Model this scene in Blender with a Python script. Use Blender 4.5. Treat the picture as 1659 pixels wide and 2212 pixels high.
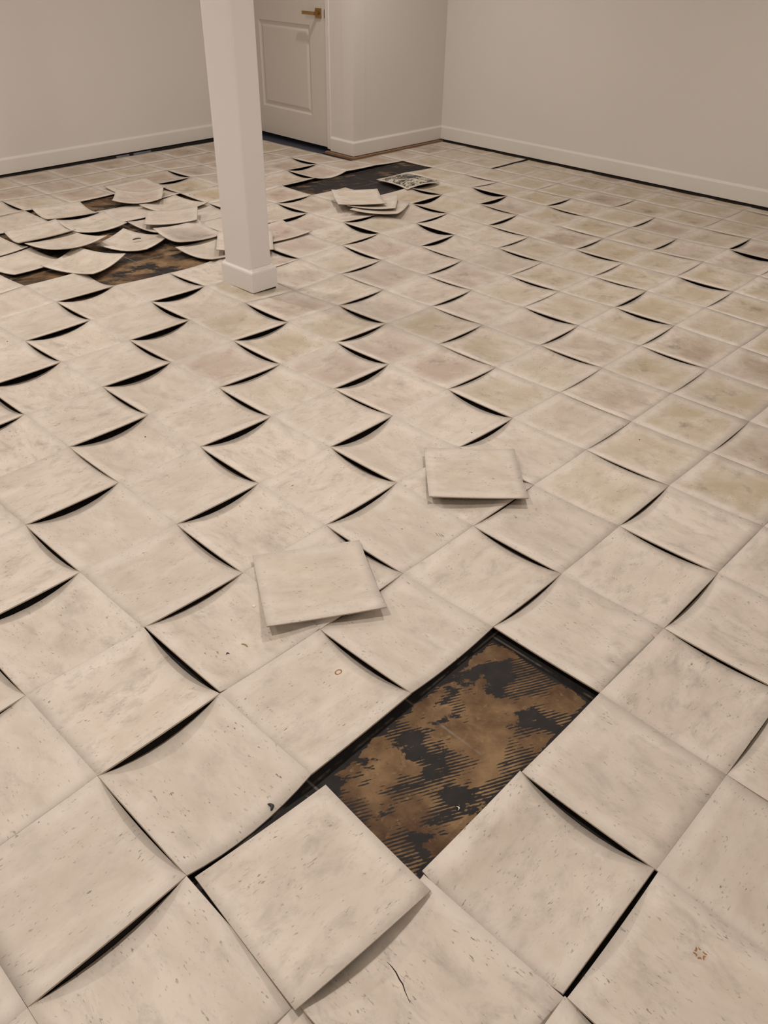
import bpy, bmesh, math, random
from mathutils import Vector, Matrix, Euler
from mathutils import noise as mnoise

for o in list(bpy.data.objects):
    bpy.data.objects.remove(o)
scn = bpy.context.scene
C = scn.collection
T = 0.3048          # one floor tile, 12 inches
Z0 = 0.022          # mean height of the curled tile corners above the slab
TH = 0.0032         # tile thickness

# ------------------------------------------------------------------ camera
FPX, CX, CY, CZ, YAW, PIT, ROL = 1751.68, -4.17286, -2.63924, 4.62768, 0.749617, 0.620165, 0.01975
cy_, sy_, cp_, sp_ = math.cos(YAW), math.sin(YAW), math.cos(PIT), math.sin(PIT)
FW = Vector((cp_*cy_, cp_*sy_, -sp_)); RG = Vector((sy_, -cy_, 0)); UP = RG.cross(FW)
cr_, sr_ = math.cos(ROL), math.sin(ROL)
R2 = cr_*RG + sr_*UP; U2 = -sr_*RG + cr_*UP
CAMLOC = Vector((CX*T, CY*T, CZ*T + Z0))
cam = bpy.data.cameras.new('camera')
cam.sensor_fit = 'VERTICAL'; cam.sensor_height = 24.0; cam.lens = FPX*24.0/2212.0
cam.clip_start = 0.05; cam.clip_end = 50
camo = bpy.data.objects.new('camera', cam); C.objects.link(camo)
camo.matrix_world = Matrix((
    (R2.x, U2.x, -FW.x, CAMLOC.x), (R2.y, U2.y, -FW.y, CAMLOC.y), (R2.z, U2.z, -FW.z, CAMLOC.z), (0, 0, 0, 1)))
scn.camera = camo

# ------------------------------------------------------------------ world, lights, exposure
wd = bpy.data.worlds.new('world'); scn.world = wd; wd.use_nodes = True
wd.node_tree.nodes['Background'].inputs[0].default_value = (0.9, 0.85, 0.8, 1)
wd.node_tree.nodes['Background'].inputs[1].default_value = 0.02
scn.view_settings.view_transform = 'Standard'
scn.view_settings.look = 'None'
scn.view_settings.gamma = 1.0
scn.view_settings.use_curve_mapping = False
scn.view_settings.exposure = 0.0
CEIL = 2.32
LIGHT_W = 16.8
for lx, ly, lw in [(0.85, 0.6, 0.95), (0.85, 3.33, 1.0), (2.85, 0.6, 0.85), (2.9, 3.33, 1.05), (-1.1, 0.6, 1.1), (-1.1, 3.33, 1.6),
                   (-1.1, -1.9, 1.1)]:
    l = bpy.data.lights.new('downlight', 'AREA'); l.shape = 'DISK'; l.size = 0.075
    l.energy = LIGHT_W*lw; l.color = (1.0, 0.925, 0.875); l.spread = math.radians(165)
    lo = bpy.data.objects.new('downlight', l); C.objects.link(lo)
    lo.location = (lx, ly, CEIL - 0.012)

# ------------------------------------------------------------------ node helpers
def mat(name):
    m = bpy.data.materials.new(name); m.use_nodes = True
    nt = m.node_tree
    b = nt.nodes['Principled BSDF']
    return m, nt, b
def N(nt, typ, **kw):
    n = nt.nodes.new(typ)
    for k, v in kw.items():
        if k.startswith('i_'):
            n.inputs[k[2:].replace('_', ' ')].default_value = v
        else:
            setattr(n, k, v)
    return n
def L(nt, a, b): nt.links.new(a, b)
def noise(nt, vec, scale, detail=4, rough=0.55, dist=0.0):
    n = N(nt, 'ShaderNodeTexNoise'); n.inputs['Scale'].default_value = scale
    n.inputs['Detail'].default_value = detail; n.inputs['Roughness'].default_value = rough
    n.inputs['Distortion'].default_value = dist
    if vec: L(nt, vec, n.inputs['Vector'])
    return n.outputs['Fac']
def ramp(nt, fac, a, b, ca=(0, 0, 0, 1), cb=(1, 1, 1, 1)):
    r = N(nt, 'ShaderNodeValToRGB')
    r.color_ramp.elements[0].position = a; r.color_ramp.elements[0].color = ca
    r.color_ramp.elements[1].position = b; r.color_ramp.elements[1].color = cb
    L(nt, fac, r.inputs[0]); return r.outputs[0]
def mix(nt, fac, a, b, blend='MIX'):
    m = N(nt, 'ShaderNodeMix', data_type='RGBA', blend_type=blend)
    for s, v in ((m.inputs[0], fac), (m.inputs[6], a), (m.inputs[7], b)):
        if isinstance(v, (int, float)): s.default_value = v
        elif isinstance(v, tuple): s.default_value = v if len(v) == 4 else v + (1,)
        else: L(nt, v, s)
    return m.outputs[2]
def math_(nt, op, a, b=None, c=None, clamp=False):
    m = N(nt, 'ShaderNodeMath', operation=op); m.use_clamp = clamp
    for s, v in zip(m.inputs, (a, b, c)):
        if v is None: continue
        if isinstance(v, (int, float)): s.default_value = v
        else: L(nt, v, s)
    return m.outputs[0]
def mapping(nt, vec, loc=(0, 0, 0), rot=(0, 0, 0), sc=(1, 1, 1)):
    m = N(nt, 'ShaderNodeMapping'); L(nt, vec, m.inputs[0])
    m.inputs[1].default_value = loc; m.inputs[2].default_value = rot; m.inputs[3].default_value = sc
    return m.outputs[0]
def bump(nt, b, h, strength, dist):
    n = N(nt, 'ShaderNodeBump'); n.inputs['Strength'].default_value = strength; n.inputs['Distance'].default_value = dist
    L(nt, h, n.inputs['Height']); L(nt, n.outputs[0], b.inputs['Normal'])

# ------------------------------------------------------------------ materials
def paint(name, col, rough, bumpy=0.0, spots=True):
    m, nt, b = mat(name)
    tc = N(nt, 'ShaderNodeTexCoord').outputs['Object']
    f = noise(nt, tc, 1.3, 3)
    lo = tuple(c*0.96 for c in col); hi = tuple(min(1, c*1.03) for c in col)
    L(nt, mix(nt, f, lo, hi), b.inputs['Base Color'])
    b.inputs['Roughness'].default_value = rough
    if bumpy: bump(nt, b, noise(nt, tc, 180, 3), bumpy, 0.001)
    return m
M_WALL = paint('wall_paint', (0.665, 0.625, 0.575), 0.75, 0.15)
M_TRIM = paint('trim_paint', (0.69, 0.65, 0.595), 0.42)
M_POST = paint('post_paint', (0.735, 0.70, 0.672), 0.40)
M_DOOR = paint('door_paint', (0.61, 0.56, 0.50), 0.45)
M_CEIL = paint('ceiling_paint', (0.78, 0.76, 0.73), 0.9)

def make_tile_mat():
    m, nt, b = mat('vinyl_tile_face')
    tc = N(nt, 'ShaderNodeTexCoord').outputs['Object']
    oi = N(nt, 'ShaderNodeObjectInfo')
    off = math_(nt, 'MULTIPLY', oi.outputs['Random'], 37.0)
    cmb = N(nt, 'ShaderNodeCombineXYZ'); L(nt, off, cmb.inputs[0]); L(nt, off, cmb.inputs[1]); L(nt, off, cmb.inputs[2])
    add = N(nt, 'ShaderNodeVectorMath', operation='ADD'); L(nt, tc, add.inputs[0]); L(nt, cmb.outputs[0], add.inputs[1])
    v = add.outputs[0]
    # soft marbled ground, tone shifts a little from tile to tile
    n1 = noise(nt, mapping(nt, v, sc=(1, 2.2, 1)), 7, 5, 0.6, 0.6)
    col = mix(nt, ramp(nt, n1, 0.30, 0.70), (0.535, 0.463, 0.386), (0.652, 0.582, 0.502))
    tone = math_(nt, 'MULTIPLY_ADD', oi.outputs['Random'], 0.10, 0.95)
    hs = N(nt, 'ShaderNodeHueSaturation'); L(nt, col, hs.inputs['Color']); L(nt, tone, hs.inputs['Value'])
    col = hs.outputs[0]
    # grey scuffs
    sc = noise(nt, mapping(nt, v, sc=(1, 1.8, 1)), 13, 8, 0.7, 0.4)
    col = mix(nt, math_(nt, 'MULTIPLY', ramp(nt, sc, 0.50, 0.72), math_(nt, 'MULTIPLY_ADD', oi.outputs['Random'], 0.45, 0.30)), col, (0.30, 0.268, 0.232))
    # pale rubbed patches
    ps = noise(nt, v, 5, 6, 0.65)
    col = mix(nt, math_(nt, 'MULTIPLY', ramp(nt, ps, 0.56, 0.72), 0.35), col, (0.73, 0.66, 0.58))
    # stain in the dish of the tile, colour and strength carried by the object colour
    sep = N(nt, 'ShaderNodeSeparateXYZ'); L(nt, tc, sep.inputs[0])
    ax = math_(nt, 'ABSOLUTE', sep.outputs[0]); ay = math_(nt, 'ABSOLUTE', sep.outputs[1])
    mx = math_(nt, 'MAXIMUM', ax, ay)
    wob = math_(nt, 'MULTIPLY_ADD', noise(nt, v, 9, 4, 0.6), 0.09, -0.045)
    mx = math_(nt, 'ADD', mx, wob)
    inner = ramp(nt, mx, 0.075, 0.148, (1, 1, 1, 1), (0, 0, 0, 1))
    blot = ramp(nt, noise(nt, v, 6.5, 6, 0.62, 0.3), 0.26, 0.56)
    amt = math_(nt, 'MULTIPLY', math_(nt, 'MULTIPLY', inner, blot), oi.outputs['Alpha'], clamp=True)
    col = mix(nt, amt, col, oi.outputs['Color'])
    dk = ramp(nt, noise(nt, v, 9, 6, 0.7, 0.2), 0.54, 0.70)
    dkm = math_(nt, 'MULTIPLY', math_(nt, 'MULTIPLY', inner, dk), math_(nt, 'MULTIPLY', oi.outputs['Alpha'], 0.75), clamp=True)
    col = mix(nt, dkm, col, (0.16, 0.12, 0.10))
    # pale dust settled along the rims
    rim = math_(nt, 'MULTIPLY', ramp(nt, mx, 0.112, 0.150), math_(nt, 'MULTIPLY_ADD', noise(nt, v, 12, 3, 0.6), 0.8, 0.1))
    col = mix(nt, rim, col, (0.69, 0.63, 0.555))
    # grain flecks, stretched along the tile's grain
    fl = noise(nt, mapping(nt, v, sc=(85, 240, 1)), 1.0, 2, 0.5)
    clus = ramp(nt, noise(nt, v, 22, 3, 0.6), 0.45, 0.70)
    flm = math_(nt, 'MULTIPLY', ramp(nt, fl, 0.63, 0.70), math_(nt, 'MULTIPLY_ADD', clus, 0.8, 0.10))
    col = mix(nt, flm, col, (0.14, 0.115, 0.09))
    # tiny dark specks
    vo = N(nt, 'ShaderNodeTexVoronoi'); vo.inputs['Scale'].default_value = 26; L(nt, v, vo.inputs['Vector'])
    spk = ramp(nt, vo.outputs['Distance'], 0.022, 0.05, (1, 1, 1, 1), (0, 0, 0, 1))
    spn = ramp(nt, noise(nt, v, 9, 1), 0.55, 0.6)
    col = mix(nt, math_(nt, 'MULTIPLY', math_(nt, 'MULTIPLY', spk, spn), 0.8), col, (0.06, 0.05, 0.04))
    L(nt, col, b.inputs['Base Color'])
    L(nt, math_(nt, 'MULTIPLY_ADD', n1, 0.25, 0.42), b.inputs['Roughness'])
    b.inputs['Specular IOR Level'].default_value = 0.35
    bump(nt, b, noise(nt, v, 60, 4), 0.12, 0.0006)
    return m
M_TILE = make_tile_mat()

def make_edge_mat():
    m, nt, b = mat('vinyl_tile_edge')
    tc = N(nt, 'ShaderNodeTexCoord').outputs['Object']
    L(nt, mix(nt, noise(nt, tc, 60, 3), (0.25, 0.19, 0.13), (0.50, 0.41, 0.31)), b.inputs['Base Color'])
    b.inputs['Roughness'].default_value = 0.7
    return m
M_EDGE = make_edge_mat()

def make_back_mat():
    m, nt, b = mat('mastic_smeared_back')
    tc = N(nt, 'ShaderNodeTexCoord').outputs['Object']
    n1 = noise(nt, mapping(nt, tc, sc=(1.0, 2.2, 1)), 22, 6, 0.7, 1.2)
    n2 = noise(nt, tc, 6, 2)
    f = math_(nt, 'ADD', n1, math_(nt, 'MULTIPLY_ADD', n2, 0.4, -0.2))
    col = mix(nt, ramp(nt, f, 0.50, 0.54), (0.022, 0.02, 0.018), (0.55, 0.50, 0.39))
    sep = N(nt, 'ShaderNodeSeparateXYZ'); L(nt, tc, sep.inputs[0])
    mx = math_(nt, 'MAXIMUM', math_(nt, 'ABSOLUTE', sep.outputs[0]), math_(nt, 'ABSOLUTE', sep.outputs[1]))
    mx = math_(nt, 'ADD', mx, math_(nt, 'MULTIPLY_ADD', noise(nt, tc, 30, 3), 0.02, -0.01))
    col = mix(nt, ramp(nt, mx, 0.134, 0.139), col, (0.60, 0.53, 0.43))
    L(nt, col, b.inputs['Base Color']); b.inputs['Roughness'].default_value = 0.6
    return m
M_BACK = make_back_mat()

def make_slab_mat():
    m, nt, b = mat('mastic_stained_slab')
    tc = N(nt, 'ShaderNodeTexCoord').outputs['Object']
    ang = math.radians(-28)      # trowel strokes run across the slab at this bearing
    rv = mapping(nt, tc, rot=(0, 0, -ang))
    # concrete: tan, rust and umber stains
    n1 = noise(nt, tc, 9, 7, 0.65, 0.5)
    n2 = noise(nt, tc, 4, 5, 0.6, 0.3)
    col = mix(nt, ramp(nt, n1, 0.30, 0.66), (0.085, 0.045, 0.022), (0.250, 0.160, 0.082))
    col = mix(nt, math_(nt, 'MULTIPLY', ramp(nt, n2, 0.46, 0.62), 0.85), col, (0.050, 0.023, 0.014))
    n3 = noise(nt, tc, 45, 4, 0.7)
    col = mix(nt, math_(nt, 'MULTIPLY', ramp(nt, n3, 0.58, 0.7), 0.45), col, (0.32, 0.22, 0.13))
    # black mastic with notched-trowel lines
    wv = N(nt, 'ShaderNodeTexWave'); wv.wave_type = 'BANDS'; wv.bands_direction = 'Y'
    wv.inputs['Scale'].default_value = 40; wv.inputs['Distortion'].default_value = 3.0
    wv.inputs['Detail'].default_value = 1.5; wv.inputs['Detail Scale'].default_value = 0.15
    L(nt, rv, wv.inputs['Vector'])
    big = noise(nt, mapping(nt, rv, loc=(0.05, 0.1, 0), sc=(0.75, 1.35, 1)), 7.5, 5, 0.62, 0.25)
    # more mastic stuck to the slab towards the far bare strip
    dist = N(nt, 'ShaderNodeVectorMath', operation='DISTANCE'); L(nt, tc, dist.inputs[0]); dist.inputs[1].default_value = (3.2, 3.4, 0)
    bias = ramp(nt, dist.outputs['Value'], 0.3, 1.2, (0.13, 0.13, 0.13, 1), (0, 0, 0, 1))
    # thick black mastic under unpulled tiles; gap shade is partly painted in here
    sq = N(nt, 'ShaderNodeSeparateXYZ'); L(nt, tc, sq.inputs[0])
    jit = math_(nt, 'MULTIPLY_ADD', noise(nt, tc, 18, 3, 0.6), 0.05, -0.025)
    cover = None
    for x0, x1, y0, y1 in ((-2.45*T, -0.03*T, -0.97*T, -0.03*T), (0.4*T, 6.2*T, 8.9*T, 14.1*T), (7.9*T, 12.1*T, 9.9*T, 12.1*T)):
        dx = math_(nt, 'SUBTRACT', math_(nt, 'ABSOLUTE', math_(nt, 'SUBTRACT', sq.outputs[0], (x0 + x1)/2)), (x1 - x0)/2)
        dy = math_(nt, 'SUBTRACT', math_(nt, 'ABSOLUTE', math_(nt, 'SUBTRACT', sq.outputs[1], (y0 + y1)/2)), (y1 - y0)/2)
        d = math_(nt, 'ADD', math_(nt, 'MAXIMUM', dx, dy), jit)
        cover = d if cover is None else math_(nt, 'MINIMUM', cover, d)
    cov = ramp(nt, math_(nt, 'ADD', cover, 0.5), 0.49, 0.51, (0, 0, 0, 1), (0.35, 0.35, 0.35, 1))
    amp = math_(nt, 'MULTIPLY', ramp(nt, noise(nt, mapping(nt, tc, loc=(5, 2, 0)), 9, 3), 0.42, 0.6), 0.16)
    wf = math_(nt, 'MULTIPLY', math_(nt, 'SUBTRACT', wv.outputs['Fac'], 0.55), amp)
    f = math_(nt, 'ADD', math_(nt, 'ADD', big, bias), cov)
    f = math_(nt, 'ADD', f, wf)
    f = math_(nt, 'ADD', f, math_(nt, 'MULTIPLY_ADD', noise(nt, tc, 55, 5, 0.75), 0.16, -0.08))
    blk = ramp(nt, f, 0.498, 0.518)
    bcol = mix(nt, noise(nt, tc, 30, 4), (0.010, 0.009, 0.009), (0.035, 0.030, 0.028))
    col = mix(nt, blk, col, bcol)
    # pale ridges left along the old joints
    sp = N(nt, 'ShaderNodeSeparateXYZ'); L(nt, tc, sp.inputs[0])
    for k in (0, 1):
        fr = math_(nt, 'FRACT', math_(nt, 'MULTIPLY_ADD', sp.outputs[k], 1/T, 100.5))
        d = math_(nt, 'ABSOLUTE', math_(nt, 'SUBTRACT', fr, 0.5))
        ln = ramp(nt, d, 0.006, 0.012, (1, 1, 1, 1), (0, 0, 0, 1))
        gate = ramp(nt, noise(nt, mapping(nt, tc, loc=(k*3.1, 0, 0)), 6, 4, 0.7), 0.47, 0.56)
        col = mix(nt, math_(nt, 'MULTIPLY', math_(nt, 'MULTIPLY', ln, gate), 0.55), col, (0.23, 0.20, 0.17))
    L(nt, col, b.inputs['Base Color'])
    L(nt, ramp(nt, blk, 0, 1, (0.75, 0.75, 0.75, 1), (0.68, 0.68, 0.68, 1)), b.inputs['Roughness'])
    b.inputs['Specular IOR Level'].default_value = 0.2
    bump(nt, b, math_(nt, 'ADD', math_(nt, 'MULTIPLY', blk, 0.6), n3), 0.4, 0.0012)
    return m
M_SLAB = make_slab_mat()

def plain(name, col, rough=0.6, metal=0.0, var=0.12, scale=40):
    m, nt, b = mat(name)
    tc = N(nt, 'ShaderNodeTexCoord').outputs['Object']
    L(nt, mix(nt, noise(nt, tc, scale, 4), tuple(c*(1-var) for c in col), tuple(min(1, c*(1+var)) for c in col)), b.inputs['Base Color'])
    b.inputs['Roughness'].default_value = rough; b.inputs['Metallic'].default_value = metal
    return m
M_BRASS = plain('brushed_brass', (0.42, 0.27, 0.115), 0.42, 1.0, 0.06)
M_DARK = plain('dark_bronze', (0.05, 0.035, 0.025), 0.5, 0.3)
M_WOOD = plain('raw_sill_wood', (0.27, 0.155, 0.085), 0.8, 0, 0.25, 25)
M_BLUE = plain('blue_grey_strip', (0.036, 0.040, 0.060), 0.6, 0, 0.3, 20)
M_GAP = plain('gap_crack_dark', (0.022, 0.015, 0.011), 0.9, 0, 0.3, 30)  # near-black for cracks and for shade painted into gaps
M_BLACK = plain('black_adhesive', (0.025, 0.024, 0.024), 0.6, 0, 0.3, 90)
M_SLIVER = plain('wood_sliver', (0.40, 0.27, 0.13), 0.8, 0, 0.2, 90)
M_CRUMB = plain('plaster_crumb', (0.72, 0.66, 0.58), 0.9, 0, 0.1, 90)
M_RUST = plain('rust_mark', (0.30, 0.15, 0.06), 0.9, 0, 0.4, 150)

# ------------------------------------------------------------------ mesh helpers
def obj(name, me, parent=None, mats=(), loc=(0, 0, 0), rz=0.0, smooth=False):
    o = bpy.data.objects.new(name, me); C.objects.link(o)
    for m in mats:
        if m.name not in [x.name for x in me.materials if x]: me.materials.append(m)
    o.location = loc; o.rotation_euler = (0, 0, rz)
    if parent: o.parent = parent
    if smooth:
        for p in me.polygons: p.use_smooth = True
    return o
def tag(o, label, cat, group=None):
    o['label'] = label; o['category'] = cat
    if group: o['group'] = group
    return o
def bm_mesh(name, bm):
    me = bpy.data.meshes.new(name); bmesh.ops.recalc_face_normals(bm, faces=bm.faces)
    bm.to_mesh(me); bm.free(); return me
def add_box(bm, lo, hi, bev=0.0, mtx=None, seg=2):
    r = bmesh.ops.create_cube(bm, size=1.0)
    vs = r['verts']
    for v in vs:
        v.co = Vector(((lo[k] + hi[k])/2 + v.co[k]*(hi[k] - lo[k]) for k in range(3)))
    if bev:
        es = list({e for v in vs for e in v.link_edges})
        rr = bmesh.ops.bevel(bm, geom=es, offset=bev, segments=seg, affect='EDGES', profile=0.6)
        vs = list({v for f in rr['faces'] for v in f.verts} | {v for v in vs if v.is_valid})
    if mtx is not None:
        for v in vs: v.co = mtx @ v.co
    return vs
def box_obj(name, lo, hi, m, parent=None, bev=0.0, **kw):
    bm = bmesh.new(); add_box(bm, lo, hi, bev)
    return obj(name, bm_mesh(name, bm), parent, (m,), **kw)
def sweep(name, path, prof, m, parent=None, closed=False):
    """extrude a 2-D profile (outward offset d, height z) along a floor-plan path; interior on the left hand side"""
    bm = bmesh.new(); rows = []
    n = len(path)
    for k in range(n):
        p = Vector(path[k])
        def nrm(a, b):
            d = (Vector(b) - Vector(a)).normalized(); return Vector((-d.y, d.x))
        if closed or 0 < k < n - 1:
            n1 = nrm(path[k-1], path[k]); n2 = nrm(path[k], path[(k+1) % n])
            nn = (n1 + n2); nn = nn/ (nn.dot(n1))
        elif k == 0: nn = nrm(path[0], path[1])
        else: nn = nrm(path[-2], path[-1])
        rows.append([bm.verts.new((p.x + nn.x*d, p.y + nn.y*d, z)) for d, z in prof])
    kk = n if closed else n - 1
    q = len(prof)
    for k in range(kk):
        a, b2 = rows[k], rows[(k+1) % n]
        for j in range(q):
            bm.faces.new((a[j], a[(j+1) % q], b2[(j+1) % q], b2[j]))
    if not closed:
        bm.faces.new(rows[0]); bm.faces.new(rows[-1])
    return obj(name, bm_mesh(name, bm), parent, (m,))

# ------------------------------------------------------------------ the room
P_L0 = (-9.0*T, 16.755*T); P_L1 = (11.43*T, 17.268*T); P_D1 = (11.28*T, 13.04*T)
P_N1 = (14.63*T, 12.99*T); P_R1 = (14.16*T, -9.0*T); P_B1 = (-9.0*T, -9.0*T)
def wall(name, a, b, gap=None):
    """wall slab whose inner face runs a->b, the room on its right-hand side"""
    bm = bmesh.new()
    a = Vector(a); b = Vector(b); d = (b - a).normalized(); n = Vector((-d.y, d.x)); th = 0.12
    def seg(s0, s1, z0, z1):
        vs = []
        for s, o_ in ((s0, 0), (s1, 0), (s1, th), (s0, th)):
            p = a + d*s + n*o_; vs.append((p.x, p.y))
        lo = [bm.verts.new((x, y, z0)) for x, y in vs]; hi = [bm.verts.new((x, y, z1)) for x, y in vs]
        bm.faces.new(lo); bm.faces.new(hi)
        for k in range(4): bm.faces.new((lo[k], lo[(k+1) % 4], hi[(k+1) % 4], hi[k]))
    ln = (b - a).length
    if gap:
        g0, g1, gz = gap
        if g0 > 0.002: seg(0, g0, 0, CEIL)
        seg(g1, ln, 0, CEIL); seg(max(g0, 0), g1, gz, CEIL)
    else:
        seg(0, ln, 0, CEIL)
    o = obj(name, bm_mesh(name, bm), None, (M_WALL,)); o['kind'] = 'structure'
    return o
wall('wall_left', P_L0, P_L1)
wall('wall_back', P_L1, P_D1, gap=(0.0, 1.032, 2.07))
wall('wall_nook', P_D1, P_N1)
wall('wall_right', P_N1, P_R1)
wall('wall_front', P_R1, P_B1)
wall('wall_rear', P_B1, P_L0)
bm = bmesh.new(); add_box(bm, (-9.3*T, -9.3*T, CEIL), (15.1*T, 17.7*T, CEIL + 0.1))
ce = obj('ceiling', bm_mesh('ceiling', bm), None, (M_CEIL,)); ce['kind'] = 'structure'
bm = bmesh.new(); add_box(bm, (-9.3*T, -9.3*T, -0.1), (15.1*T, 17.7*T, 0.0))
floor = obj('floor', bm_mesh('floor', bm), None, (M_SLAB,)); floor['kind'] = 'structure'

# baseboards: flat board with a bevelled cap, hung a little above the slab
BB, BT = 0.024, 0.127
PROF = [(0.0, BB), (-0.0135, BB), (-0.0135, BT - 0.016), (-0.0115, BT - 0.010), (-0.0060, BT - 0.004), (-0.0045, BT), (0.0, BT)]
def baseboard(name, path):
    o = sweep(name, path, PROF, M_TRIM); o['kind'] = 'structure'; return o
dirD = (Vector(P_D1) - Vector(P_L1)).normalized(); nD = Vector((-dirD.y, dirD.x))
def onD(s, out=0.0):
    p = Vector(P_L1) + dirD*s - nD*out
    return (p.x, p.y)
baseboard('baseboard_left', [P_L0, P_L1])
baseboard('baseboard_nook', [onD(1.034), P_D1, (P_N1[0] - 0.0, P_N1[1])])
baseboard('baseboard_right', [P_N1, P_R1])
# raw sill wood showing under the boards, and dark strips painting in the shade there
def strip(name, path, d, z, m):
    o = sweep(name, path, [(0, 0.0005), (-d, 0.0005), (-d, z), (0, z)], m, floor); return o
strip('sill_strip', [onD(0.99), P_D1, P_N1], 0.034, 0.0165, M_WOOD)
strip('gap_shade_strip', [P_N1, P_R1], 0.004, 0.0238, M_GAP)
strip('gap_shade_strip', [P_L0, P_L1], 0.004, 0.0238, M_GAP)
# dark blue-grey threshold strip under the door
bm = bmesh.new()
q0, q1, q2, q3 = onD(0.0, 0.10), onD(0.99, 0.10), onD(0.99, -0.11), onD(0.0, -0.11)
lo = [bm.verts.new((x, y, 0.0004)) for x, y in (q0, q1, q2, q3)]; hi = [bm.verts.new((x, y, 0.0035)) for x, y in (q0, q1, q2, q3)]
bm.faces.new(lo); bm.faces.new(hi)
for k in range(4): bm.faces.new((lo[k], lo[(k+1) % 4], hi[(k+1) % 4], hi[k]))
obj('threshold_strip', bm_mesh('threshold_strip', bm), floor, (M_BLUE,))
bm = bmesh.new()      # flakes of pale blue paint along the left wall
for s0, s1, w in ((6.95, 7.3, 0.014), (7.45, 7.95, 0.010)):
    yy = 17.08*T + (s0 - 3.96)*0.0251*T
    add_box(bm, (s0*T, yy - 0.014 - w, 0.0004), (s1*T, yy - 0.012, 0.013))
obj('paint_flake', bm_mesh('paint_flake', bm), floor, (plain('pale_blue_paint', (0.19, 0.19, 0.225), 0.7, 0, 0.35, 30),))

# door frame and door
MD = Matrix.Translation((P_L1[0], P_L1[1], 0)) @ Matrix(((dirD.x, -nD.x, 0, 0), (dirD.y, -nD.y, 0, 0), (0, 0, 1, 0), (0, 0, 0, 1)))
def dbox(name, lo, hi, m, parent=None, bev=0.0):     # box in door coordinates: s along the wall, out into the room, z
    bm = bmesh.new(); add_box(bm, lo, hi, bev); me = bm_mesh(name, bm); me.transform(MD)
    return obj(name, me, parent, (m,))
tr = dbox('trim_1', (0.988, -0.118, 0.030), (1.032, 0.006, 2.07), M_TRIM, None, 0.004); tr['kind'] = 'structure'
tr2 = dbox('trim_2', (0.004, -0.118, 2.028), (0.988, 0.006, 2.07), M_TRIM, None, 0.004); tr2['kind'] = 'structure'
DZ0, DZ1, DT = 0.040, 2.024, 0.0
S0, S1 = 0.008, 0.985
pa, pb = 0.183, 0.808                     # panel bounds along the door
panels = [(0.247, 0.862), (1.075, 1.86)]
bm = bmesh.new()
add_box(bm, (S0, -0.036, DZ0), (pa, DT, DZ1), 0.0015); add_box(bm, (pb, -0.036, DZ0), (S1, DT, DZ1), 0.0015)
zz = [DZ0] + [v for p in panels for v in p] + [DZ1]
for k in range(0, len(zz), 2): add_box(bm, (pa - 0.002, -0.036, zz[k]), (pb + 0.002, DT, zz[k+1]))
me = bm_mesh('door', bm); me.transform(MD)
door = obj('door_1', me, None, (M_DOOR,)); door['kind'] = 'structure'
for z0, z1 in panels:                      # moulded panels: cove down, then raised field
    bm = bmesh.new()
    rings = [(0.0, -0.001), (0.006, -0.009), (0.016, -0.013), (0.030, -0.010), (0.044, -0.004), (0.05, -0.0035)]
    prev = None
    for ins, dep in rings:
        r = [bm.verts.new(p) for p in ((pa + ins, dep, z0 + ins), (pb - ins, dep, z0 + ins), (pb - ins, dep, z1 - ins), (pa + ins, dep, z1 - ins))]
        if prev:
            for k in range(4): bm.faces.new((prev[k], prev[(k+1) % 4], r[(k+1) % 4], r[k]))
        prev = r
    bm.faces.new(prev)
    me = bm_mesh('door_panel', bm); me.transform(MD)
    obj('door_panel', me, door, (M_DOOR,))
hz = 0.945; hs = 0.918
h = dbox('door_handle', (hs - 0.032, DT, hz - 0.032), (hs + 0.032, DT + 0.009, hz + 0.032), M_BRASS, door, 0.002)
h['label'] = 'square brass handle rose'
bm = bmesh.new(); add_box(bm, (hs - 0.011, 0.009, hz - 0.011), (hs + 0.011, 0.058, hz + 0.011), 0.003)
add_box(bm, (hs - 0.125, 0.046, hz - 0.011), (hs + 0.011, 0.060, hz + 0.011), 0.002)
me = bm_mesh('lever', bm); me.transform(MD); obj('lever', me, h, (M_BRASS,))
sp = dbox('strike_plate', (0.9855, -0.03, hz - 0.028), (0.9895, 0.0075, hz + 0.028), M_DARK, tr)

# ------------------------------------------------------------------ curled floor tiles
def proj(x, y, z):
    d = Vector((x, y, z)) - CAMLOC; w = d.dot(FW)
    if w < 0.05: return None
    return 829.5 + FPX*d.dot(R2)/w, 1106 - FPX*d.dot(U2)/w
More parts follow.
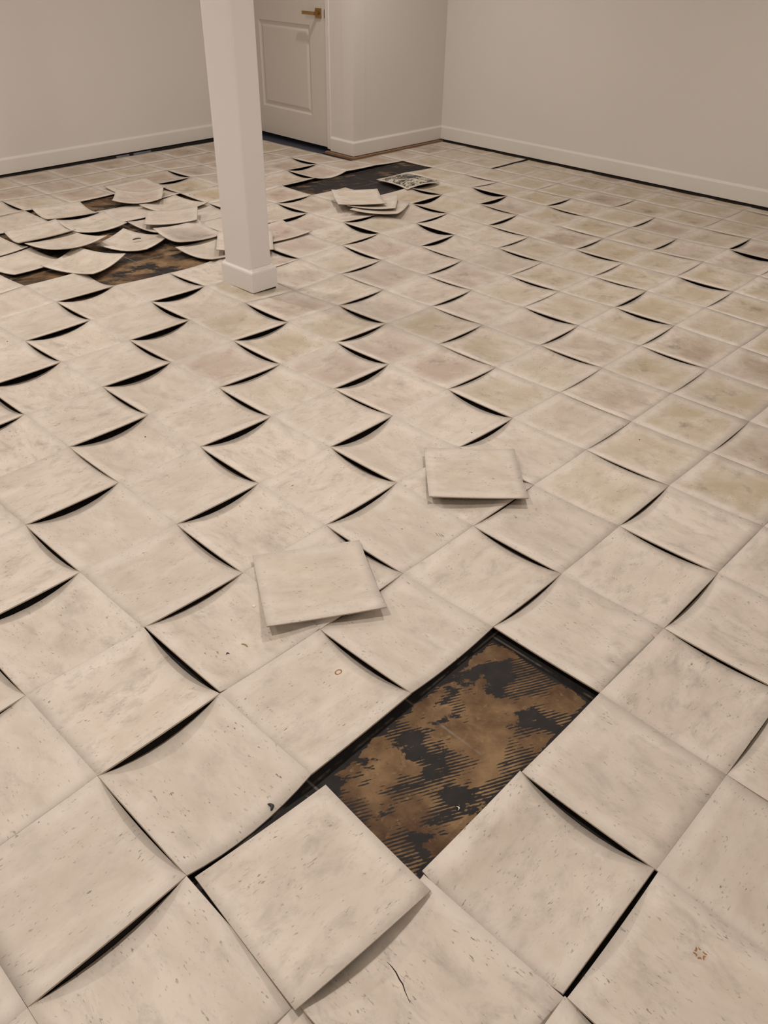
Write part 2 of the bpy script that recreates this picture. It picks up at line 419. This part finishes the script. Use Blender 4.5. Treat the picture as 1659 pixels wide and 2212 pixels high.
# crescent openings seen in the photograph, in millimetres of lift: (i, j) of the tile behind the opening
OPEN_PX = {
 (1,-1):8,(-2,2):22,(-3,3):8,(1,0):22,(-1,2):12,(1,1):9,(-1,3):15,(2,1):10,(1,2):12,(0,2):14,(-1,1):16,(0,-1):16,
 (1,-2):7,(-1,0):12,(-2,1):24,(-3,2):12,(0,-2):10,(-1,-1):9,(-2,0):6,(-3,1):11,(-4,2):14,
 (0,-3):7,(-1,-2):9,(-2,-1):9,(-3,0):10,(-4,1):14,(0,-4):3,(-1,-3):10,(-2,-2):6,(-3,-1):10,(-4,0):12,(-5,1):14,
 (-1,-4):5,(-2,-3):8,(-3,-2):11,(-4,-1):11,(-5,0):6,(0,-5):2,(-1,-5):5,(-2,-4):4,(-3,-3):10,(-4,-2):14,(-5,-1):12,(-6,0):14,(-7,1):10,
 (-1,-6):2,(-2,-5):3,(-3,-4):10,(-4,-3):6,(-5,-2):9,(-6,-1):8,(-7,0):12,(-2,-6):4,(-3,-5):4,(-4,-4):6,(-5,-3):12,(-6,-2):8,(-7,-1):14,(-8,0):14,(-1,-7):2,
 (-2,-7):5,(-3,-6):5,(-4,-5):4,(-5,-4):9,(-6,-3):8,(-7,-2):8,(-8,-1):8,(-2,-8):2,(-3,-7):5,(-4,-6):6,(-5,-5):6,(-6,-4):8,(-7,-3):10,(-8,-2):12,(-9,-1):10,
 (-2,-9):2,(-3,-8):6,(-4,-7):6,(-5,-6):4,(-6,-5):8,(-7,-4):8,(-8,-3):9,(-9,-2):8,(-3,-9):4,(-4,-8):7,(-5,-7):3,(-6,-6):6,(-7,-5):6,(-8,-4):2,(-9,-3):12,(-10,-2):11,
 (-3,-10):7,(-4,-9):4,(-5,-8):5,(-6,-7):4,(-7,-6):3,(-8,-5):2,(-9,-4):6,(-10,-3):10,(-4,-10):3,(-5,-9):4,(-6,-8):3,(-7,-7):5,(-8,-6):5,(-9,-5):3,(-3,-11):3,
 (-4,-11):3,(-5,-10):5,(-6,-9):5,(-7,-8):4,(-8,-7):6,(-9,-6):8,(-3,-12):9,(-4,-12):7,(-5,-11):5,(-6,-10):5,(-7,-9):4,(-8,-8):7,(-9,-7):5,
 (-5,-12):1,(-6,-11):3,(-7,-10):4,(-8,-9):9,(-9,-8):10,(-10,-7):6,(-5,-13):2,(-6,-12):5,(-7,-11):1,(-8,-10):6,(-9,-9):5,(-10,-8):6,(-11,-7):7,
 (-5,-14):2,(-7,-12):4,(-8,-11):4,(-9,-10):6,(-11,-8):7,(-6,-13):1,(-6,-14):1,(-7,-13):3,(-8,-12):5,(-9,-11):7,(-10,-10):9,(-12,-8):6,(-8,-13):2,(-9,-12):8,
 (-9,-13):2,(-10,-12):3,(-10,-13):3,(-14,-10):7,(-14,-11):6,(-13,-10):7,(-13,-9):5,(-13,-11):6,(-15,-7):7,(-15,-8):6,(-14,-7):4,(-12,-7):6,(-14,-4):7,(-15,-4):7,(-11,-11):6,(-10,-11):6,
}
rng = random.Random(11)
def pxmm(i, j):
    a = proj(-(j+.5)*T, -(i+.5)*T, Z0); b2 = proj(-(j+.5)*T, -(i+.5)*T, Z0 + 0.03)
    return (a[1] - b2[1])/30.0 if a and b2 else 0.6
def opening(i, j):
    if (i, j) in OPEN_PX: return max(0.5, 1.28*(OPEN_PX[(i, j)] - 0.8)/max(pxmm(i, j), 0.25))
    u, v = -j, -i
    if u + v > 19: return 1.5 + 1.5*rng.random()
    return 3.0 + 4*rng.random()
SAG = {}
IR, JR = range(-17, 9), range(-15, 9)
for i in range(-20, 10):
    for j in range(-18, 10):
        s = opening(i, j - 1) if (i + j) % 2 == 0 else opening(i - 1, j)
        SAG[(i, j)] = min(s, 33.0)/1000.0
BOW = 0.0022
def hnode(i, j):
    v = [SAG[(a, b2)] for a in (i-1, i) for b2 in (j-1, j)]
    return 0.6*max(v) + 0.4*sum(v)/4 + BOW + TH + 0.001
HN = {(i, j): hnode(i, j) for i in range(-19, 10) for j in range(-17, 10)}
HN0 = dict(HN)
MISSING = {(0, 0), (0, 1), (0, 2), (-12, -9), (-12, -10), (-12, -11), (-12, -12), (-11, -10),
           (-14, -5), (-11, -2), (-10, -3), (-10, -4), (-11, -3), (-12, -3), (-12, -4), (-11, -4), (-11, -5), (-10, -5),
           (-13, -3), (-14, -4), (-13, -4), (-13, -2), (-12, -2), (-13, -6), (-12, -5), (-10, -6), (-12, -1), (-13, -1)}
SHIFT = {(1, 1): (0.000, 0.004, 0), (1, 2): (-.003, -.003, 0), (-2, 1): (0.004, 0.003, 0), (2, 1): (0, -0.004, 0.002)}
CUT = {}      # tiles trimmed at the walls: (x0, x1, y0, y1) as fractions of the half size
def tile_mesh(name, zf, hx0, hx1, hy0, hy1, n=8, flip=False, extra=None):
    """a bent sheet: zf(u,v) gives the top height for u,v in [-1,1]"""
    vs, fs, mi = [], [], []
    for k in (0, 1):
        for b2 in range(n + 1):
            for a in range(n + 1):
                u = -1 + 2*a/n; v = -1 + 2*b2/n
                x = hx0 + (hx1 - hx0)*a/n; y = hy0 + (hy1 - hy0)*b2/n
                z = zf(u, v)
                if k: 
                    e = 1e-3
                    gx = (zf(u+e, v) - zf(u-e, v))/(2*e)/max(hx1, 1e-3); gy = (zf(u, v+e) - zf(u, v-e))/(2*e)/max(hy1, 1e-3)
                    x += gx*TH; y += gy*TH; z -= TH
                vs.append((x, y, z))
    m = (n + 1)*(n + 1)
    for b2 in range(n):
        for a in range(n):
            p = b2*(n+1) + a
            fs.append((p, p+1, p+n+2, p+n+1)); mi.append(0)
            fs.append((m+p, m+p+n+1, m+p+n+2, m+p+1)); mi.append(2)
    rim = [a for a in range(n+1)] + [n + (n+1)*b2 for b2 in range(1, n+1)] + [n*(n+1) + a for a in range(n-1, -1, -1)] + [(n+1)*b2 for b2 in range(n-1, 0, -1)]
    for k in range(len(rim)):
        p, q = rim[k], rim[(k+1) % len(rim)]
        fs.append((q, p, m+p, m+q)); mi.append(1)
    me = bpy.data.meshes.new(name); me.from_pydata(vs, [], fs)
    for mm in ((M_BACK, M_EDGE, M_TILE) if flip else (M_TILE, M_EDGE, M_BACK)): me.materials.append(mm)
    me.polygons.foreach_set('material_index', mi)
    me.polygons.foreach_set('use_smooth', [x != 1 for x in mi])
    me.update()
    return me
def stain(i, j):
    u, v = -j - .5, -i - .5
    d = u - v; s = u + v
    r = rng.random()
    if d > 1.2 and s > 2.2:
        olive = (0.43, 0.352, 0.232) if r < 0.8 else (0.36, 0.28, 0.21)
        return olive + ((0.7 + 0.35*rng.random())*min(1, (d - 0.6)/3) + 0.1,)
    if s > 17: return ((0.36, 0.26, 0.19) if r < .6 else (0.42, 0.33, 0.2)) + (0.6 + 0.4*rng.random(),)
    if s > 5 and -5 < d: return ((0.40, 0.31, 0.25) if r < .65 else (0.42, 0.345, 0.235)) + ((0.25 + 0.75*rng.random()),)
    if s > 5: return (0.44, 0.36, 0.28, 0.35*rng.random())
    return (0.40, 0.34, 0.28, 0.35*rng.random())
TILES = {}
def tile_fn(i, j):
    """top surface z as function of local a (along +x world) and b (along +y world) in [-1,1]"""
    h00 = HN[(i+1, j+1)]; h10 = HN[(i+1, j)]; h01 = HN[(i, j+1)]; h11 = HN[(i, j)]   # (x-,y-) (x+,y-) (x-,y+) (x+,y+)
    S = SAG[(i, j)]; S = min(S, (h00+h10+h01+h11)/4 - BOW - TH - 0.0005)
    along_y = (i + j) % 2 == 0
    def f(a, b2):
        lin = ((1-a)*(1-b2)*h00 + (1+a)*(1-b2)*h10 + (1-a)*(1+b2)*h01 + (1+a)*(1+b2)*h11)/4
        s, t = (b2, a) if along_y else (a, b2)
        return lin - S*(1 - s*s) - BOW*(1 - t*t)
    return f, along_y
def room_has(cx, cy):
    return cy < 17.1 and cx < 14.75 and not (cx > 11.3 and cy > 13.0)
fieldv, fieldf, fieldm = [], [], []
for i in range(-17, 9):
    for j in range(-15, 9):
        if (i, j) in MISSING: continue
        cx, cy = -j - .5, -i - .5
        if not room_has(cx, cy): continue
        f, along_y = tile_fn(i, j)
        TILES[(i, j)] = f
        hf = T/2*0.9990 - 0.0002*rng.random()
        x0, x1, y0, y1 = -hf, hf, -hf, hf
        if j == -15: x1 = (14.63 - (12.99 - cy)*0.0215 - cx - 0.09)*T
        if i == -13 and j <= -12: y1 = hf - 0.042
        if j == -12 and i < -13: continue
        if (i, j) == (-10, -14): y1 = hf - 0.03
        if (i, j) == (-10, -15): y1 = hf - 0.035
        if (i, j) == (-14, -12): continue
        sx, sy, rz = SHIFT.get((i, j), ((rng.random()-.5)*.0006, (rng.random()-.5)*.0006, (rng.random()-.5)*.002))
        # local frame: x across the grain; tiles laid quarter-turned have their frame turned too
        if along_y:
            zf = f; bx = (x0, x1, y0, y1); rot = 0.0
        else:
            zf = lambda a, b2, f=f: f(-b2, a); bx = (y0, y1, -x1, -x0); rot = math.pi/2
        me = tile_mesh('floor_tile', zf, *bx)
        pts = [proj(cx*T + a*T/2, cy*T + b2*T/2, Z0) for a in (-1, 1) for b2 in (-1, 1)]
        vis = all(pts) and max(p[0] for p in pts) > 0 and min(p[0] for p in pts) < 1659 and min(p[1] for p in pts) < 2212 and max(p[1] for p in pts) > 0
        st = stain(i, j)
        if vis:
            o = obj('floor_tile', me, floor, (), (cx*T + sx, cy*T + sy, 0), rot + rz)
            o.color = st[:3] + (st[3]*0.8,)
            TILES[(i, j, 'o')] = o
        else:
            mt = Matrix.Translation((cx*T, cy*T, 0)) @ Matrix.Rotation(rot, 4, 'Z')
            b0 = len(fieldv)
            fieldv += [tuple(mt @ v.co) for v in me.vertices]
            fieldf += [tuple(b0 + k for k in p.vertices) for p in me.polygons]
            fieldm += [p.material_index for p in me.polygons]
            bpy.data.meshes.remove(me)
me = bpy.data.meshes.new('tile_field'); me.from_pydata(fieldv, [], fieldf)
for mm in (M_TILE, M_EDGE, M_BACK): me.materials.append(mm)
me.polygons.foreach_set('material_index', fieldm); me.update()
fo = obj('tile_field', me, floor); fo['kind'] = 'stuff'; fo.color = (0.42, 0.35, 0.25, 0.2)

def surf(x, y):
    i = math.floor(-y/T); j = math.floor(-x/T)
    f = TILES.get((i, j))
    if not f: return 0.0
    return f(max(-1, min(1, (x/T + j + .5)*2)), max(-1, min(1, (y/T + i + .5)*2)))

# ------------------------------------------------------------------ loose tiles, each a thing of its own
LOOSE = 'loose curled tiles'
PLACED = []
def under(x, y):
    """height of whatever already lies at this spot"""
    z = surf(x, y)
    for ox, oy, c, sn, hx, hy, zf, z0 in PLACED:
        dx, dy = x - ox, y - oy
        u = (dx*c + dy*sn)/hx; v = (-dx*sn + dy*c)/hy
        if abs(u) <= 1.01 and abs(v) <= 1.01: z = max(z, z0 + zf(u, v))
    return z
def loose(ci, cj, deg, zc, s1, s2, label, group=LOOSE, tilt=(0, 0), col=(0.42, 0.35, 0.26, 0.3), flip=False, twist=0.0, n=10):
    """centre at node coordinates (ci, cj), first edge at deg; zc centre height; s1/s2 rise of the edges along each axis;
    the sheet is then propped up and tilted until it rests on what lies beneath"""
    hf = T/2*0.992
    hx = hf*(1 - 0.6*(2*s1/hf)**2/4); hy = hf*(1 - 0.6*(2*s2/hf)**2/4)
    ox, oy = -cj*T, -ci*T
    c, sn = math.cos(math.radians(deg)), math.sin(math.radians(deg))
    pr = [zc, tilt[0], tilt[1]]
    pts = []
    K = 14
    for a in range(K + 1):
        for b2 in range(K + 1):
            u, v = -1 + 2*a/K, -1 + 2*b2/K
            x = ox + u*hx*c - v*hy*sn; y = oy + u*hx*sn + v*hy*c
            pts.append((u, v, under(x, y) + TH + 0.0012 - (s1*u*u + s2*v*v + twist*u*v)))
    for it in range(400):
        w, k = 0.0, None
        for u, v, zs in pts:
            d = zs - (pr[0] + pr[1]*u + pr[2]*v)
            if d > w: w, k = d, (u, v)
        if not k or w < 0.0002: break
        q = w/(1 + 0.6*(k[0]**2 + k[1]**2))
        pr[0] += q; pr[1] += q*0.6*k[0]; pr[2] += q*0.6*k[1]
    t1, t2 = pr[1], pr[2]
    def zf(u, v): return s1*u*u + s2*v*v + t1*u + t2*v + twist*u*v
    PLACED.append((ox, oy, c, sn, hx, hy, zf, pr[0]))
    me = tile_mesh('vinyl_tile', zf, -hx, hx, -hy, hy, n, flip)
    o = obj('vinyl_tile', me, None, (), (ox, oy, pr[0]), math.radians(deg))
    o.color = col
    tag(o, label, 'tile', group)
    return o
mm = 0.001
# near foreground
loose(0.575, 2.515, -4.5, 0.016, 3*mm, 3*mm, 'loosened cream tile jutting into the near bare patch at bottom centre', tilt=(-2*mm, -1*mm), col=(0.40, 0.34, 0.28, 0.25))
loose(-1.54, -1.68, -46, 0.031, 2*mm, 9*mm, tilt=(0, -6*mm), label='loose square tile lying askew right of centre, above the near bare patch', col=(0.46, 0.38, 0.27, 0.15))
loose(-1.43, 0.64, -32, 0.031, 2*mm, 9*mm, tilt=(0, -6*mm), label='loose square tile lying askew at centre, left of the near bare patch', col=(0.46, 0.38, 0.27, 0.15))
# stack of three behind
STK = 'tiles stacked by the far bare strip'
loose(-9.17, -8.22, -62, 0.022, 12*mm, 10*mm, 'bottom tile of the small stack in front of the far bare strip', STK, tilt=(0, -7*mm))
loose(-9.50, -8.35, -50, 0.030, 12*mm, 9*mm, 'middle tile of the small stack in front of the far bare strip', STK)
loose(-9.78, -8.20, -35, 0.040, 5*mm, 12*mm, 'topmost tile of the small stack in front of the far bare strip', STK)
loose(-10.33, -10.38, -6, 0.046, -13*mm, -9*mm, 'upside-down tile with black mastic smeared over its back', 'overturned tile', flip=True)
# heap on the left, from the floor up
HEAP = 'lifted tiles heaped left of the post'
GR = (0.42, 0.36, 0.27, 0.3)
def hp(*a, **k): return loose(*a, group=HEAP, col=k.pop('col', GR), **k)
hp(-11.15, -1.55, 8, 0.006, 6*mm, 15*mm, 'lowest heap tile at the left edge, its corner over brown bare floor')
hp(-12.25, -1.42, 5, 0.006, 10*mm, 10*mm, 'heap tile at the left edge of the photo, behind the lowest left one')
hp(-10.32, -2.22, 27, 0.007, 14*mm, 14*mm, 'frontmost curled heap tile on bare floor, its right corner raised', tilt=(5*mm, 0))
hp(-10.84, -3.52, 30, 0.006, 8*mm, 22*mm, 'heap tile with a dark stick near its front edge')
hp(-11.32, -2.46, 12, 0.010, 15*mm, 13*mm, 'dished heap tile tilted above the frontmost left one', tilt=(2*mm, 0))
hp(-12.25, -2.43, -7, 0.010, 5*mm, 26*mm, 'lifted heap tile with a long dark gap under its straight front edge')
hp(-12.25, -3.47, -5, 0.010, 20*mm, 13*mm, 'dished heap tile at the heap centre, between two bare spots')
hp(-13.27, -3.50, -6, 0.010, 5*mm, 23*mm, 'lifted heap tile in front of the rear left bare spot')
hp(-9.45, -4.28, 5, 0.008, 12*mm, 18*mm, 'curled heap tile tucked against the left of the post base')
hp(-10.36, -4.42, -1, 0.010, 10*mm, 24*mm, 'grey-stained heap tile in front of the face-on square one', col=(0.36, 0.31, 0.26, 0.8))
hp(-11.38, -4.52, 3, 0.008, 12*mm, 13*mm, 'heap tile mostly hidden under the face-on square one')
hp(-12.28, -5.36, 9, 0.010, 8*mm, 14*mm, 'heap tile with two dark specks behind the face-on square one')
hp(-11.42, -4.72, -36, 0.020, 12*mm, 5*mm, 'face-on square tile on top of the heap, left of the post')
hp(-14.02, -5.55, -5, 0.010, 5*mm, 6*mm, 'flat heap tile farthest back, overlapped by a strongly curled one', col=(0.45, 0.33, 0.26, .5))
hp(-13.20, -5.12, -36, 0.016, 24*mm, 10*mm, 'strongly curled heap tile overhanging the rear left bare spot', col=(0.45, 0.33, 0.26, .5))
hp(-9.40, -5.62, -6, 0.012, 8*mm, 14*mm, 'loose tile right of the post with its corner pointing right', col=(0.42, 0.30, 0.25, 0.7))
hp(-9.26, -4.80, -38.5, 0.022, 4*mm, 5*mm, 'square loose tile showing on both sides behind the post')

# ------------------------------------------------------------------ the post
post = bpy.data.objects.new('support_post', None); C.objects.link(post)
post.location = (3.615*T, 7.65*T, 0)
tag(post, 'white square boxed support post standing on the curled tile floor', 'post')
def rel(x, y): return (x*T - post.location.x, y*T - post.location.y)
(ax, ay), (bx_, by_) = rel(3.405, 7.325), rel(3.82, 7.98)
bm = bmesh.new(); RR = 0.010; prof = []
for qx, qy, a0 in ((bx_ - RR, by_ - RR, 0), (ax + RR, by_ - RR, 90), (ax + RR, ay + RR, 180), (bx_ - RR, ay + RR, 270)):
    for k in range(7):
        an = math.radians(a0 + 15*k); prof.append((qx + RR*math.cos(an), qy + RR*math.sin(an)))
lo = [bm.verts.new((x, y, 0.04)) for x, y in prof]; hi = [bm.verts.new((x, y, CEIL)) for x, y in prof]
bm.faces.new(lo); bm.faces.new(hi)
for k in range(len(prof)): bm.faces.new((lo[k], lo[(k+1) % len(prof)], hi[(k+1) % len(prof)], hi[k]))
obj('shaft', bm_mesh('shaft', bm), post, (M_POST,))
(ax, ay), (bx_, by_) = rel(3.372, 7.262), rel(3.862, 8.035)
pth = [(ax, ay), (ax, by_), (bx_, by_), (bx_, ay)]
o = sweep('plinth', pth, [(0, 0.025), (0, 0.112), (-0.002, 0.119), (-0.008, 0.124), (-0.013, 0.132), (-0.018, 0.132), (-0.018, 0.025)], M_POST, post, closed=True)
o = box_obj('foot', (ax + .006, ay + .006, 0.0), (bx_ - .006, by_ - .006, 0.04), M_GAP, post)  # dark box painting in the shaded gap under the plinth

# ------------------------------------------------------------------ small debris
def ray(px, py, z):
    d = FW + R2*((px - 829.5)/FPX) - U2*((py - 1106)/FPX)
    t = (z - CAMLOC.z)/d.z; p = CAMLOC + d*t
    return p.x, p.y
def spot(px, py):
    z = 0.015
    for _ in range(4):
        x, y = ray(px, py, z); z = surf(x, y)
    return x, y, z
def sliver(name, label, cat, px0, px1, r, m, bend=0.15, dz=0.0):
    a = Vector(spot(*px0)); b2 = Vector(spot(*px1)); a.z += r + dz; b2.z += r + dz
    bm = bmesh.new(); nseg = 5; rows = []
    d = b2 - a; side = Vector((-d.y, d.x, 0)); ln = d.length; side.normalize()
    for k in range(nseg + 1):
        t = k/nseg; p = a + d*t + side*(ln*bend*4*t*(1-t)) + Vector((0, 0, ln*0.06*4*t*(1-t)))
        rr = r*(0.45 + 0.75*math.sin(math.pi*(0.12 + 0.76*t)))
        rows.append([bm.verts.new(p + side*rr*math.cos(q) + Vector((0, 0, rr*0.8*math.sin(q)))) for q in [k2*math.pi/3 for k2 in range(6)]])
    for k in range(nseg):
        for q in range(6): bm.faces.new((rows[k][q], rows[k][(q+1) % 6], rows[k+1][(q+1) % 6], rows[k+1][q]))
    bm.faces.new(rows[0]); bm.faces.new(rows[-1])
    c = (a + b2)/2; c.z = min(a.z, b2.z) - r
    bmesh.ops.translate(bm, vec=-c, verts=bm.verts)
    o = obj(name, bm_mesh(name, bm), None, (m,), c, smooth=True)
    if label: tag(o, label, cat)
    return o
def flake(name, label, cat, px, size, m, h=0.0015, dz=0.0, seed=0, group=None):
    x, y, z = spot(*px); r = random.Random(seed); bm = bmesh.new()
    pts = [(size*(0.7 + 0.5*r.random())*math.cos(q), size*(0.7 + 0.5*r.random())*math.sin(q)) for q in [k*math.pi/3.5 for k in range(7)]]
    lo = [bm.verts.new((a, b2, 0.0002)) for a, b2 in pts]; hi = [bm.verts.new((a*.75, b2*.75, h*(0.7 + .6*r.random()))) for a, b2 in pts]
    bm.faces.new(lo); bm.faces.new(hi)
    for k in range(7): bm.faces.new((lo[k], lo[(k+1) % 7], hi[(k+1) % 7], hi[k]))
    o = obj(name, bm_mesh(name, bm), None, (m,), (x, y, z + dz))
    if label: tag(o, label, cat, group)
    return o
sliver('adhesive_scrap', 'curled black scrap on the tile left of the near bare patch', 'debris', (580, 1739), (587, 1752), 0.0035, M_BLACK, 0.3)
sliver('adhesive_scrap', 'curled black scrap on the tile jutting into the near bare patch', 'debris', (660, 1731), (668, 1737), 0.003, M_BLACK, 0.3, 0.012)
sliver('wood_splinter', 'thin brown splinter on the tile below the centre loose tile', 'debris', (522, 1392), (535, 1398), 0.0016, M_SLIVER)
sliver('wood_splinter', 'thin pale splinter standing at the right edge of the near bare patch', 'debris', (1184, 1612), (1186, 1626), 0.0014, M_CRUMB)
sliver('wood_splinter', 'tiny white splinter lying inside the near bare patch', 'debris', (986, 1743), (990, 1751), 0.0014, M_CRUMB, 0.4)
sliver('adhesive_scrap', 'small hooked black scrap on the tile beside the brown splinter', 'debris', (489, 1415), (496, 1413), 0.0016, M_BLACK, 0.5)
sliver('wood_splinter', 'dark stick lying on the heap tile left of the post', 'debris', (288, 526.5), (306, 523.5), 0.004, M_DARK, 0.02, 0.018)
flake('tile_chip', 'small pale chip beside the left corner of the centre loose tile', 'debris', (548, 1309), 0.006, M_CRUMB, seed=3)
flake('putty_blob', 'flat round pale blob on the loosened tile at bottom centre', 'debris', (543, 1999), 0.010, plain('old_putty', (0.50, 0.44, 0.35), 0.7), 0.001, 0.010, seed=4)
flake('tile_chip', 'flat grey-pink chip at the corner right of the near bare patch', 'debris', (1417, 1373), 0.010, plain('pinkish_chip', (0.50, 0.40, 0.34), 0.7), 0.001, seed=5)
for k, (p, lb) in enumerate([((502, 620), 'white crumb on the floor below the left side of the post base'), ((598, 622), 'white crumb at the right corner of the post base'),
                             ((546, 638), 'white crumb in front of the near corner of the post base'), ((862, 473), 'left white crumb beside the small tile stack'),
                             ((874, 474), 'right white crumb beside the small tile stack')]):
    flake('plaster_crumb', lb, 'debris', p, 0.0045, M_CRUMB, 0.003, seed=20 + k)
for k, (p, lb) in enumerate([((411, 432), 'larger dark scrap on the heap tile behind the face-on square one'), ((421, 433), 'smaller dark scrap on the heap tile behind the face-on square one'),
                             ((16, 738), 'black speck of adhesive on a tile near the left edge, midway up'), ((314, 944), 'black speck of adhesive on a tile left of centre'),
                             ((1019, 935), 'black speck of adhesive just above the right loose tile'), ((1381, 950), 'black speck of adhesive on an olive-stained tile at the right')]):
    flake('adhesive_speck', lb, 'debris', p, 0.004 if k < 2 else 0.0026, M_BLACK, 0.002, 0.012 if k < 2 else 0, seed=40 + k)

# marks in the tile faces
def ring_mark(name, px, r0, r1, lobes, parent):
    x, y, z = spot(*px); bm = bmesh.new(); n = 24
    r = random.Random(9); A, B = [], []
    for k in range(n):
        q = 2*math.pi*k/n; w = 1 + 0.18*math.cos(lobes*q) + 0.1*(r.random() - .5)
        zz = z + 0.0003
        A.append(bm.verts.new((x + r0*w*math.cos(q), y + r0*w*math.sin(q), surf(x + r0*w*math.cos(q), y + r0*w*math.sin(q)) + 0.0004)))
        B.append(bm.verts.new((x + r1*w*math.cos(q), y + r1*w*math.sin(q), surf(x + r1*w*math.cos(q), y + r1*w*math.sin(q)) + 0.0004)))
    for k in range(n):
        if lobes == 6 and k % 4 == 3: continue
        bm.faces.new((A[k], A[(k+1) % n], B[(k+1) % n], B[k]))
    for v in [v for v in bm.verts if not v.link_faces]: bm.verts.remove(v)
    me = bm_mesh(name, bm)
    o = obj(name, me, parent, (M_RUST,))
    bpy.context.view_layer.update()
    o.matrix_parent_inverse = parent.matrix_world.inverted()
    return o
def tile_at(px):
    x, y, z = spot(*px); return TILES[(math.floor(-y/T), math.floor(-x/T), 'o')]
bpy.context.view_layer.update()
ring_mark('rust_mark', (731, 1452), 0.0055, 0.0085, 2, tile_at((731, 1452)))
ring_mark('rust_mark', (1512, 2060), 0.0065, 0.0105, 6, tile_at((1512, 2060)))
def crack(pts, w, parent):
    bm = bmesh.new(); P = [Vector(spot(*p)) for p in pts]; rows = []
    for k, p in enumerate(P):
        d = (P[min(k+1, len(P)-1)] - P[max(k-1, 0)]); sd = Vector((-d.y, d.x, 0)).normalized()
        ww = w*math.sin(math.pi*(0.08 + 0.84*k/(len(P)-1)))
        rows.append([bm.verts.new(p + sd*ww + Vector((0, 0, .0004))), bm.verts.new(p - sd*ww + Vector((0, 0, .0004)))])
    for k in range(len(P)-1): bm.faces.new((rows[k][0], rows[k][1], rows[k+1][1], rows[k+1][0]))
    o = obj('crack', bm_mesh('crack', bm), parent, (M_GAP,))
    o.matrix_parent_inverse = parent.matrix_world.inverted()
crack([(836, 2078), (846, 2088), (855, 2100), (863, 2116), (870, 2126), (875, 2142), (886, 2168)], 0.0012, tile_at((860, 2110)))
for x in (0, 6, 11): crack([(940 + x, 1150 + x*.2), (944 + x, 1155 + x*.2), (949 + x, 1160 + x*.2)], 0.0007, tile_at((945, 1155)))
